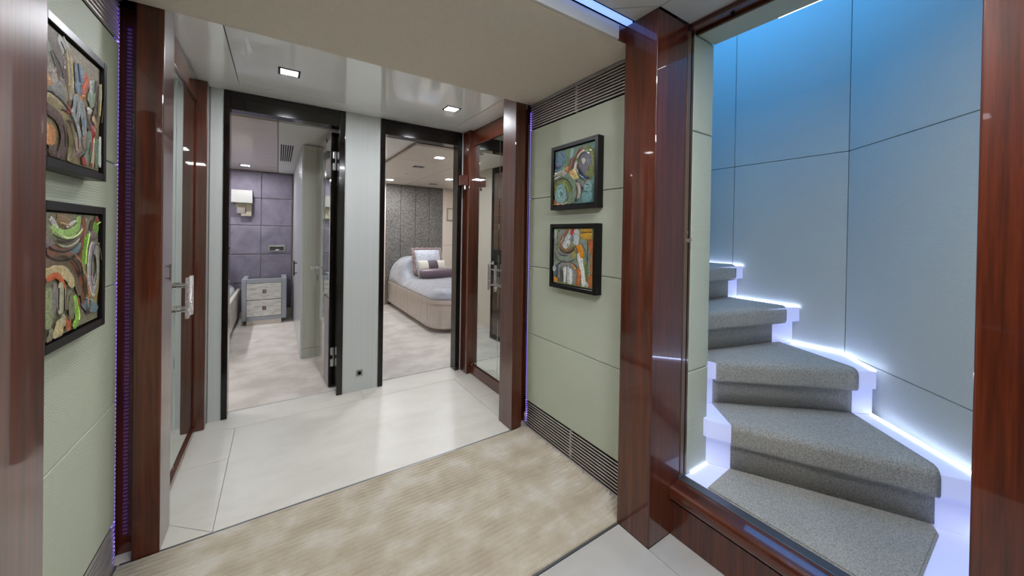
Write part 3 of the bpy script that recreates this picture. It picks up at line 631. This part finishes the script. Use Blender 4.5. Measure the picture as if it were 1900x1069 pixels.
# stairwell shell: leather panels on the outer wall, jamb, lintel
ws = struct(thing('wall_stair_side', (2.1, .22, 0))); wo = struct(thing('wall_stair_outer', (2.455, 1.17, 0)))
def wall_panel(a, b, z0, z1, th=.02, m=M_LEATHS, ws=ws):
    a, b = vec(a), vec(b); d = (b-a).normalized(); n = Vector((d.y, -d.x))
    return prism('panel', [a+d*.001, b-d*.001, b-d*.001+n*th, a+d*.001+n*th], z0, z1, m, ws, .0015)
CORN = (2.445, .588)
ST = ((1.70, -.178), CORN)
for z0, z1 in ((0, .610), (.613, 1.653), (1.656, 2.75)):
    wall_panel((1.72, -.158), CORN, z0, z1)
    wall_panel(CORN, (2.445, 1.137), z0, z1, ws=wo); wall_panel((2.445, 1.138), (2.445, 1.75), z0, z1, ws=wo)
struct(box('wall_stair_inner', 1.45, 1.598, .845, 1.75, 0, 2.75, M_LEATHS))
struct(box('wall_stair_far', 1.598, 2.5, 1.75, 1.80, 0, 2.75, M_LEATHS))
struct(box('wall_stair_near', 1.42, 2.0, .06, .088, 0, 2.75, M_LEATHS))
struct(box('ceiling_stairwell', 1.40, 2.6, -.2, 1.80, 2.76, 2.8, M_CEIL))
jm = struct(thing('trim_5', (1.52, .842, Z0)))
for z0, z1 in ((Z0, .628), (.632, 1.643), (1.647, 2.046)):
    box('panel', 1.446, 1.599, .8385, .8445, z0+.001, z1, M_LEATH, jm, .003)
lin = struct(thing('trim_6', (1.5, .46, 2.05)))
box('lintel', 1.462, 1.60, .09, .838, 2.047, 2.75, M_LEATH, lin, .002)
tl = box('slot_light', 1.601, 1.612, .20, .60, 2.052, 2.058, M_WLED); tag(tl, 'white light slot along the inner top edge of the stair opening', 'light strip')
tb = box('stairwell_lamp', 1.66, 2.36, .45, 1.5, 2.72, 2.7585, M_TOPLED, None, .01); tag(tb, 'blue ceiling lamp high in the stairwell, glimpsed above the stair opening', 'ceiling light')
# sliding door edge and its track
t = thing('sliding_door', (1.42, .842, Z0), 'brown edge of the sliding door pushed back into its pocket beside the stairs', 'door')
box('leaf_edge', 1.4005, 1.424, .8385, .93, Z0+.012, 2.05, M_BROWN, t, .001); box('dark_gap_strip', 1.4245, 1.430, .839, .93, Z0+.012, 2.05, M_BLACK, t); box('edge_strip', 1.4305, 1.444, .8385, .93, Z0+.012, 2.05, M_BRONZE, t, .001)  # black strip stands in for the dark gap beside the door edge
bm = bmesh.new(); add_prism(bm, [(1.407, .8375), (1.421, .8375), (1.421, .8195), (1.418, .8195)], 1.176, 1.19); add_prism(bm, [(1.410, .8382), (1.418, .8382), (1.418, .835), (1.41, .835)], 1.21, 1.225)
for v in bm.verts:
    if v.co.y < .825: v.co.z += .006
finish('latch', bm, M_STEEL, t)
t = thing('door_track', (1.42, .46, 2.03), 'dark brown sliding door track with bronze rail above the stair opening', 'door track')
box('channel', 1.4, 1.4465, .091, .8365, 2.052, 2.0705, M_WOODY, t, .002); box('rail', 1.4475, 1.460, .091, .8365, 2.04, 2.066, M_BRONZE, t, .003)
tube('bolt_cap', (1.43, .682, 2.046), (1.43, .682, 2.0515), .007, M_BLACK, t, 12)
# raised sill
t = thing('stair_sill', (1.37, .46, 0), 'mahogany sill with rounded nosing and steel strip below the stairs', 'sill')
box('front_board', 1.3365, 1.384, .0905, .8385, .001, .136, M_WOOD, t)
bm = bmesh.new(); pr = []
for i in range(9):
    a = math.pi/2+math.pi*i/8; pr.append((1.348+.026*math.cos(a), .168+.03*math.sin(a)))
pr += [(1.384, .138), (1.384, .206), (1.372, .205)]
A_ = [bm.verts.new((x, .0905, z)) for x, z in pr]; B_ = [bm.verts.new((x, .8385, z)) for x, z in pr]
bm.faces.new(A_); bm.faces.new(B_[::-1])
for i in range(len(pr)): bm.faces.new((A_[i], A_[(i+1) % len(pr)], B_[(i+1) % len(pr)], B_[i]))
nz = finish('nosing', bm, M_WOODY, t)
box('steel_strip', 1.3845, 1.426, .0905, .8375, .14, .2085, M_STRIP, t, .002)

# ================================================================== LEFT CABIN
w1 = struct(thing('wall_cabin_left', (-.9, 6.0, 0)))
box('backing', -2.3, .53, 6.02, 6.1, 0, 2.15, M_BEIGE, w1)
zz = [.10, .478, .866, 1.259, 1.636, 2.002]
xx = [.166-.361*i for i in range(7)]
first = None
for i in range(len(zz)-1):
    for j in range(len(xx)-1):
        x0, x1 = xx[j+1]+.002, xx[j]-.002
        bm = bmesh.new(); add_box(bm, x0, x1, 5.985, 6.018, zz[i]+.002, zz[i+1]-.002, .012, 3); finish('suede_panel', bm, M_PURPLE, w1)
struct(box('wall_cabin_left_side', -2.36, -2.3, 2.97, 6.1, 0, 2.15, M_BEIGE))
struct(box('wall_partition', .515, .545, 2.97, 6.1, 0, 2.15, M_BEIGE))
struct(box('baseboard_left_cabin', -2.3, .178, 5.988, 6.019, .005, .097, M_OAK))
c1 = struct(thing('ceiling_cabin_left', (-.8, 4.5, 2.0)))
box('board', -2.3, .514, 2.967, 6.0, 2.03, 2.06, M_BCEIL, c1)
box('wood_panel', -1.3, -.012, 3.19, 5.455, 2.004, 2.02, M_BPANEL, c1, .002); box('wood_panel', -1.3, -.012, 5.47, 5.97, 2.004, 2.02, M_BPANEL, c1, .002)
box('white_panel', -.006, .514, 3.19, 5.97, 2.0075, 2.02, M_CEIL, c1); box('white_panel', -1.6, .514, 2.967, 3.165, 2.012, 2.02, M_CEIL, c1)
t = thing('ceiling_vent', (.065, 4.46, 2.0), 'ceiling air vent with dark slots in the left cabin', 'vent')
first = None
for i in range(6):
    x = .018+.0185*i
    if first is None: first = box('slot', x-.0045, x+.0045, 4.0, 4.93, 2.0045, 2.0073, M_BLACK, t)
    else: clone(first, (x, WL[first].y, WL[first].z), t)
downlight('downlight in the wood ceiling panel of the left cabin, above the wall lamp', -.35, 5.543, 2.004, L_B1, .042, .03)
for q in ((-1.1, 3.6, 'between the door and the bed foot'), (-1.1, 4.6, 'over the middle of the bed'), (-1.1, 5.54, 'over the bed head')):  # extra lamps added out of sight to brighten the cabin
    downlight('added downlight in the left cabin ceiling, '+q[2], q[0], q[1], 2.004 , L_B1, .042, .03, group='added left cabin downlights')
# wall lamp
t = thing('wall_lamp', (-.40, 5.94, 1.38), 'cream wall lamp with rectangular shade on the mauve suede wall', 'lamp')
bm = bmesh.new()
for x0, x1, y0, y1 in ((-.513, -.29, 5.85, 5.854), (-.513, -.29, 5.966, 5.97), (-.513, -.509, 5.854, 5.966), (-.294, -.29, 5.854, 5.966)): add_box(bm, x0, x1, y0, y1, 1.556, 1.722)
finish('shade', bm, M_SHADE, t)
bm = bmesh.new(); add_box(bm, -.362, -.30, 5.93, 5.955, 1.384, 1.56, .002, 1); add_box(bm, -.414, -.362, 5.93, 5.955, 1.384, 1.416, .002, 1); add_box(bm, -.472, -.362, 5.93, 5.955, 1.50, 1.56, .002, 1)
finish('bracket', bm, M_CREAM, t); box('wall_plate', -.46, -.37, 5.956, 5.984, 1.42, 1.54, M_CHROME, t, .002)
# recessed chrome switch tray
t = thing('switch_tray', (-.014, 5.98, .907), 'chrome framed switch tray set into the mauve suede wall', 'switch')
bm = bmesh.new(); add_box(bm, -.109, .081, 5.974, 5.9845, .972, .992, .002, 1); add_box(bm, -.109, .081, 5.974, 5.9845, .908, .917, .002, 1); add_box(bm, -.109, -.098, 5.974, 5.9845, .917, .972); add_box(bm, .07, .081, 5.974, 5.9845, .917, .972)
finish('frame', bm, M_CHROME, t); box('insert', -.0975, .0695, 5.979, 5.9845, .9175, .9715, M_DGLASS, t); box('button', -.03, .012, 5.976, 5.9788, .922, .934, M_WHITE, t)
t = thing('bedside_socket', (-.555, 5.98, .90), 'small nickel socket plate above the left cabin bed', 'socket')
box('plate', -.61, -.535, 5.976, 5.9845, .905, .985, M_CHROME, t, .003); tube('outlet', (-.572, 5.9735, .945), (-.572, 5.9757, .945), .02, M_BLACK, t, 14)
# nightstand
t = thing('nightstand', (-.136, 5.74, 0), 'grey lacquer nightstand with two pearl drawers below the mauve wall', 'nightstand')
bm = bmesh.new(); add_box(bm, -.372, -.322, 5.5, 5.975, .06, .581, .006, 2); add_box(bm, .046, .10, 5.5, 5.975, .06, .581, .006, 2); add_box(bm, -.322, .046, 5.5, 5.975, .06, .105, .002, 1); add_box(bm, -.322, .046, 5.5, 5.975, .53, .581, .002, 1); add_box(bm, -.322, .046, 5.56, 5.975, .105, .53)
finish('body', bm, M_NGREY, t); box('top_glass', -.318, .042, 5.56, 5.93, .5812, .5835, M_DGLASS, t, .001)
box('plinth', -.32, .046, 5.505, 5.95, .0045, .0595, M_OAK, t)
for z0, z1 in ((.108, .316), (.321, .527)):
    d_ = box('drawer', -.3205, .0445, 5.498, 5.559, z0, z1, M_NPEARL, t, .005)
    zc = (z0+z1)/2; kb = box('knob', -.158, -.118, 5.488, 5.4975, zc-.022, zc+.022, M_BROWN, d_, .002)
    box('knob_inlay', -.15, -.126, 5.4865, 5.4878, zc-.013, zc+.013, M_FRINGE, kb)
# bed of the left cabin (only its side shows)
t = thing('cabin_bed', (-1.1, 5.2, 0), 'pale oak bed at the left edge of the left doorway', 'bed')
box('side_rail', -.455, -.415, 4.15, 5.975, .085, .415, M_OAK, t, .006); box('foot_rail', -1.8, -.4555, 4.15, 4.2, .085, .415, M_OAK, t, .006); box('plinth', -1.75, -.47, 4.25, 5.95, .0045, .20, M_BLACK, t)
box('mattress', -1.78, -.47, 4.21, 5.96, .2005, .47, M_DUVET, t, .06, 4)
t2 = None
def pillow_bm(c, w_, h, t, R, nx=18, p=2.6):
    bm = bmesh.new(); V = {}
    for sgn in (1, -1):
        for i in range(nx+1):
            for j in range(nx+1):
                u, v = -1+2*i/nx, -1+2*j/nx
                edge = i in (0, nx) or j in (0, nx)
                if edge and sgn == -1: V[(-1, i, j)] = V[(1, i, j)]; continue
                prof = max(0, (1-abs(u)**p)*(1-abs(v)**p))**.5
                # corners pinch slightly outwards
                k = 1-.06*(1-u*u*v*v)*(abs(u)**4+abs(v)**4)
                V[(sgn, i, j)] = bm.verts.new(R @ Vector((u*w_/2*k, sgn*t/2*prof, v*h/2*k))+Vector(c))
        for i in range(nx):
            for j in range(nx):
                f = [V[(sgn, i, j)], V[(sgn, i+1, j)], V[(sgn, i+1, j+1)], V[(sgn, i, j+1)]]
                try: bm.faces.new(f if sgn < 0 else f[::-1])
                except ValueError: pass
    return bm
RX = lambda deg: Matrix.Rotation(math.radians(deg), 3, 'X')
o = finish('bed_pillow', pillow_bm((-.73, 5.79, .70), .44, .42, .15, RX(-22)), M_PILLW, None, True); tag(o, 'pale patterned pillow on the bed at the left doorway edge', 'pillow')
# wardrobe
t = thing('wardrobe', (.34, 4.92, 0), 'tall pale wardrobe behind the open door of the left cabin', 'wardrobe')
box('carcass', .196, .513, 3.8505, 5.983, .0045, 2.0, M_WARD, t, .001)
box('end_panel', .1955, .513, 3.842, 3.85, .098, 1.953, M_WARD, t, .001); box('end_base', .1955, .513, 3.842, 3.85, .005, .095, M_WARD, t, .001); box('end_fascia', .1955, .513, 3.842, 3.85, 1.956, 2.0, M_WARD, t, .001)
for i in range(4):
    y0 = 3.845+.534*i
    d_ = box('wardrobe_door', .18, .1955, y0+.002, y0+.532, .012, 1.995, M_WDOOR, t, .002)
    if i in (0, 1):
        yh = y0+.47 if i == 0 else y0+.27
        if i == 0: continue
        bm = bmesh.new(); add_tube(bm, (.152, yh, .70), (.152, yh, .862), .006, 8); add_tube(bm, (.152, yh, .725), (.1797, yh, .725), .005, 8); add_tube(bm, (.152, yh, .838), (.1797, yh, .838), .005, 8)
        finish('bar_handle', bm, M_BLACK, d_)

# ================================================================== RIGHT CABIN
w2 = struct(thing('wall_cabin_right', (2, 6.05, 0)))
box('backing', .54, 3.3, 6.075, 6.15, 0, 2.15, M_BEIGE, w2)
for x0, x1 in ((1.48, 1.72), (1.723, 1.972), (1.975, 2.217), (2.22, 2.466)):
    bm = bmesh.new(); add_box(bm, x0, x1, 6.045, 6.073, .01, 1.998, .01, 3); finish('velvet_panel', bm, M_VELVET, w2)
box('board', .54, 1.477, 6.05, 6.073, 0.005, 2.03, M_BEIGE, w2)
for z0, z1 in ((.005, .98), (.984, 2.03)): box('board', 2.47, 3.3, 6.05, 6.073, z0, z1, M_BEIGE, w2, .001)
struct(box('wall_cabin_right_side', 3.2, 3.26, 2.97, 6.1, 0, 2.15, M_BEIGE))
struct(box('baseboard_right_cabin', .55, 1.476, 6.036, 6.0495, .005, .10, M_OAK))
t = thing('wall_plaque', (2.62, 6.04, 1.45), 'small pale framed plaque on the beige wall beside the velvet panels', 'plaque')
bm = bmesh.new(); add_box(bm, 2.545, 2.72, 6.03, 6.0495, 1.42, 1.445, .002, 1); add_box(bm, 2.545, 2.72, 6.03, 6.0495, 1.63, 1.655, .002, 1); add_box(bm, 2.545, 2.565, 6.03, 6.0495, 1.445, 1.63); add_box(bm, 2.70, 2.72, 6.03, 6.0495, 1.445, 1.63)
finish('frame', bm, M_CREAM, t); box('insert', 2.5655, 2.6995, 6.038, 6.0495, 1.4455, 1.6295, M_BEIGE, t)
c2 = struct(thing('ceiling_cabin_right', (1.9, 4.5, 2.0)))
box('gloss_board', .546, 3.2, 2.967, 6.049, 2.035, 2.06, M_GCEIL, c2)
def cb(x0, x1, y0, y1): box('ceiling_panel', x0, x1, y0, y1, 2.0, 2.022, M_BCEIL, c2, .002)
cb(1.05, 3.1, 3.23, 3.923); cb(1.05, 1.771, 3.929, 5.27); cb(1.05, 1.771, 5.276, 6.04); cb(1.777, 3.1, 3.929, 5.27); cb(1.777, 3.1, 5.276, 6.04)
downlight('downlight nearest the right doorway, in the right cabin ceiling', 1.424, 3.60, 2.0, L_B2, .045, .04)
downlight('downlight in the right cabin ceiling, left above the bed', 1.415, 5.58, 2.0, L_B2, .045, .04)
downlight('downlight in the right cabin ceiling, beyond the dark vents at right', 2.118, 4.96, 2.0, L_B2, .045, .04)
for x, y, lab in ((1.417, 4.259, 'dark rectangular vent in the right cabin ceiling, nearest the doorway'), (2.122, 5.62, 'dark rectangular vent in the right cabin ceiling, nearest the velvet wall')):
    t = thing('ceiling_slot', (x, y, 2.0), lab, 'vent'); bm = bmesh.new()
    add_box(bm, x-.06, x+.06, y-.05, y+.05, 1.9972, 1.9997); finish('plate', bm, M_FRAME, t); box('core', x-.035, x+.035, y-.03, y+.03, 1.9955, 1.997, M_SOCK, t)
t = box('ceiling_plate', 1.36, 1.48, 4.87, 4.98, 1.9965, 1.9997, M_WHITE, None, .001); tag(t, 'blank white plate on the right cabin ceiling beside the vent', 'cover plate')
# bed
def rrect(x0, x1, y0, y1, r, n=8):
    pts = []
    for cx, cy, a0 in ((x1-r, y0+r, -90), ):
        pts += [(cx+r*math.cos(math.radians(a0+90*i/n)), cy+r*math.sin(math.radians(a0+90*i/n))) for i in range(n+1)]
    pts += [(x1, y1), (x0, y1)]
    pts += [(x0+r+r*math.cos(math.radians(180+90*i/n)), y0+r+r*math.sin(math.radians(180+90*i/n))) for i in range(n+1)]
    return pts
t = thing('single_bed', (2.0, 5.0, 0), 'pale veneered single bed with rounded corners in the right cabin', 'bed')
prism('plinth', rrect(1.62, 2.46, 4.06, 6.02, .18), .0045, .062, M_OAK, t)
prism('base_rail', rrect(1.52, 2.52, 3.92, 6.035, .25), .0625, .112, M_BEDOAK, t, .006)
fr = prism('side_panel', rrect(1.53, 2.51, 3.93, 6.03, .24), .1125, .345, M_BEDOAK, t)
prism('top_rail', rrect(1.522, 2.518, 3.922, 6.033, .248), .3455, .398, M_BEDOAK, t, .008)
box('seam', 1.5285, 1.53, 4.19, 4.194, .115, .343, M_BROWN, fr)
# quilted cover with the mound of the bed pillows below it
bm = bmesh.new(); NX, NY = 44, 90; grid = []
x0, x1, y0, y1 = 1.535, 2.505, 3.94, 6.03
def sm(a, b, x): x = min(max((x-a)/(b-a), 0), 1); return x*x*(3-2*x)
for j in range(NY+1):
    row = []
    for i in range(NX+1):
        u, v = i/NX, j/NY; x = x0+(x1-x0)*u; y = y0+(y1-y0)*v
        # round the foot corners
        inset = 0
        r_ = .22
        if y < y0+r_: inset = r_-math.sqrt(max(0, r_*r_-(y0+r_-y)**2))
        x = x0+inset+(x1-x0-2*inset)*u
        e = min(x-x0-inset, x1-inset-x, (y-y0)*1.0)+.0
        z = .36+.165*math.sqrt(max(0, 1-(1-min(e/.15, 1))**2))
        mound = (1-.75*sm(2.02, 2.3, x))*sm(5.28, 5.62, y)*(1-.25*sm(5.8, 6.03, y))*math.sqrt(max(0, 1-(1-min((min(x-x0, x1-x)+.02)/.30, 1))**2.2))
        z += .29*mound
        z += .012*mnoise.noise((x*5, y*5, 1.))+.005*mnoise.noise((x*16, y*13, 4.))
        for gx in (1.70, 2.02, 2.34): z -= .009*math.exp(-((x-gx)/.009)**2)
        for gy in (4.12, 4.75, 5.22, 5.70): z -= .009*math.exp(-((y-gy)/.010)**2)
        row.append(bm.verts.new((x, y, max(z, .36))))
    grid.append(row)
for j in range(NY):
    for i in range(NX): bm.faces.new((grid[j][i], grid[j][i+1], grid[j+1][i+1], grid[j+1][i]))
ring = [grid[0][i] for i in range(NX+1)]+[grid[j][NX] for j in range(1, NY+1)]+[grid[NY][i] for i in range(NX-1, -1, -1)]+[grid[j][0] for j in range(NY-1, 0, -1)]
low = [bm.verts.new((v.co.x, v.co.y, .3985)) for v in ring]
for v in ring: v.co.z = max(v.co.z, .42)
for i in range(len(ring)): bm.faces.new((ring[i], low[i], low[(i+1) % len(ring)], ring[(i+1) % len(ring)]))
bm.faces.new(low)
finish('quilted_cover', bm, M_DUVET, t, True)
# cushions
def fringe(c, w_, h, R, parent):
    bm = bmesh.new(); n = 60; cs = []
    for k in range(n):
        s = k/n*4; q = s % 1
        p = [(-1+2*q, -1), (1, -1+2*q), (1-2*q, 1), (-1, 1-2*q)][int(s)]
        cs.append(R @ Vector((p[0]*w_/2*.985, 0, p[1]*h/2*.985))+Vector(c))
    rings = []
    for k in range(n):
        d = (cs[(k+1) % n]-cs[k-1]).normalized(); a = (R @ Vector((0, 1, 0))).normalized(); b = d.cross(a)
        rr = .025*(1+.25*math.sin(k*2.4)+.2*random.uniform(-1, 1))
        rings.append([bm.verts.new(cs[k]+(a*math.cos(2*math.pi*i/8)+b*math.sin(2*math.pi*i/8))*rr) for i in range(8)])
    for k in range(n):
        A_, B_ = rings[k], rings[(k+1) % n]
        for i in range(8): bm.faces.new((A_[i], A_[(i+1) % 8], B_[(i+1) % 8], B_[i]))
    return finish('fringe', bm, M_FRINGE, parent, True)
R_ = RX(-22)
t = finish('square_cushion', pillow_bm((1.96, 5.37, .755), .44, .40, .15, R_), M_PILLW, None, True); tag(t, 'square pale blue damask cushion with brown fringe on the single bed', 'cushion')
fringe((1.96, 5.37, .755), .445, .405, R_, t)
R_ = RX(-30)
bm = pillow_bm((1.965, 5.20, .695), .45, .19, .12, R_, 24)
for f in bm.faces:
    x = f.calc_center_median().x
    f.material_index = 1 if 1.895 < x < 2.035 else 0
t = finish('lumbar_cushion', bm, [M_LUMB, M_BAND], None, True); tag(t, 'cream lumbar cushion with a dark plum band in the middle, on the single bed', 'cushion')
bm = bmesh.new(); rings = []; n = 20
for x, r in ((1.718, .0), (1.72, .03), (1.722, .052), (1.735, .062), (1.76, .066), (2.05, .067), (2.34, .066), (2.365, .062), (2.378, .052), (2.38, .03), (2.382, 0)):
    rings.append([bm.verts.new((x, 5.075+max(r, .002)*math.cos(2*math.pi*i/n), .602+max(r, .002)*math.sin(2*math.pi*i/n))) for i in range(n)])
for A_, B_ in zip(rings, rings[1:]):
    for i in range(n): bm.faces.new((A_[i], A_[(i+1) % n], B_[(i+1) % n], B_[i]))
bm.faces.new(rings[0]); bm.faces.new(rings[-1])
t = finish('bolster', bm, M_MAUVE, None, True); tag(t, 'mauve satin bolster lying in front on the single bed', 'cushion')
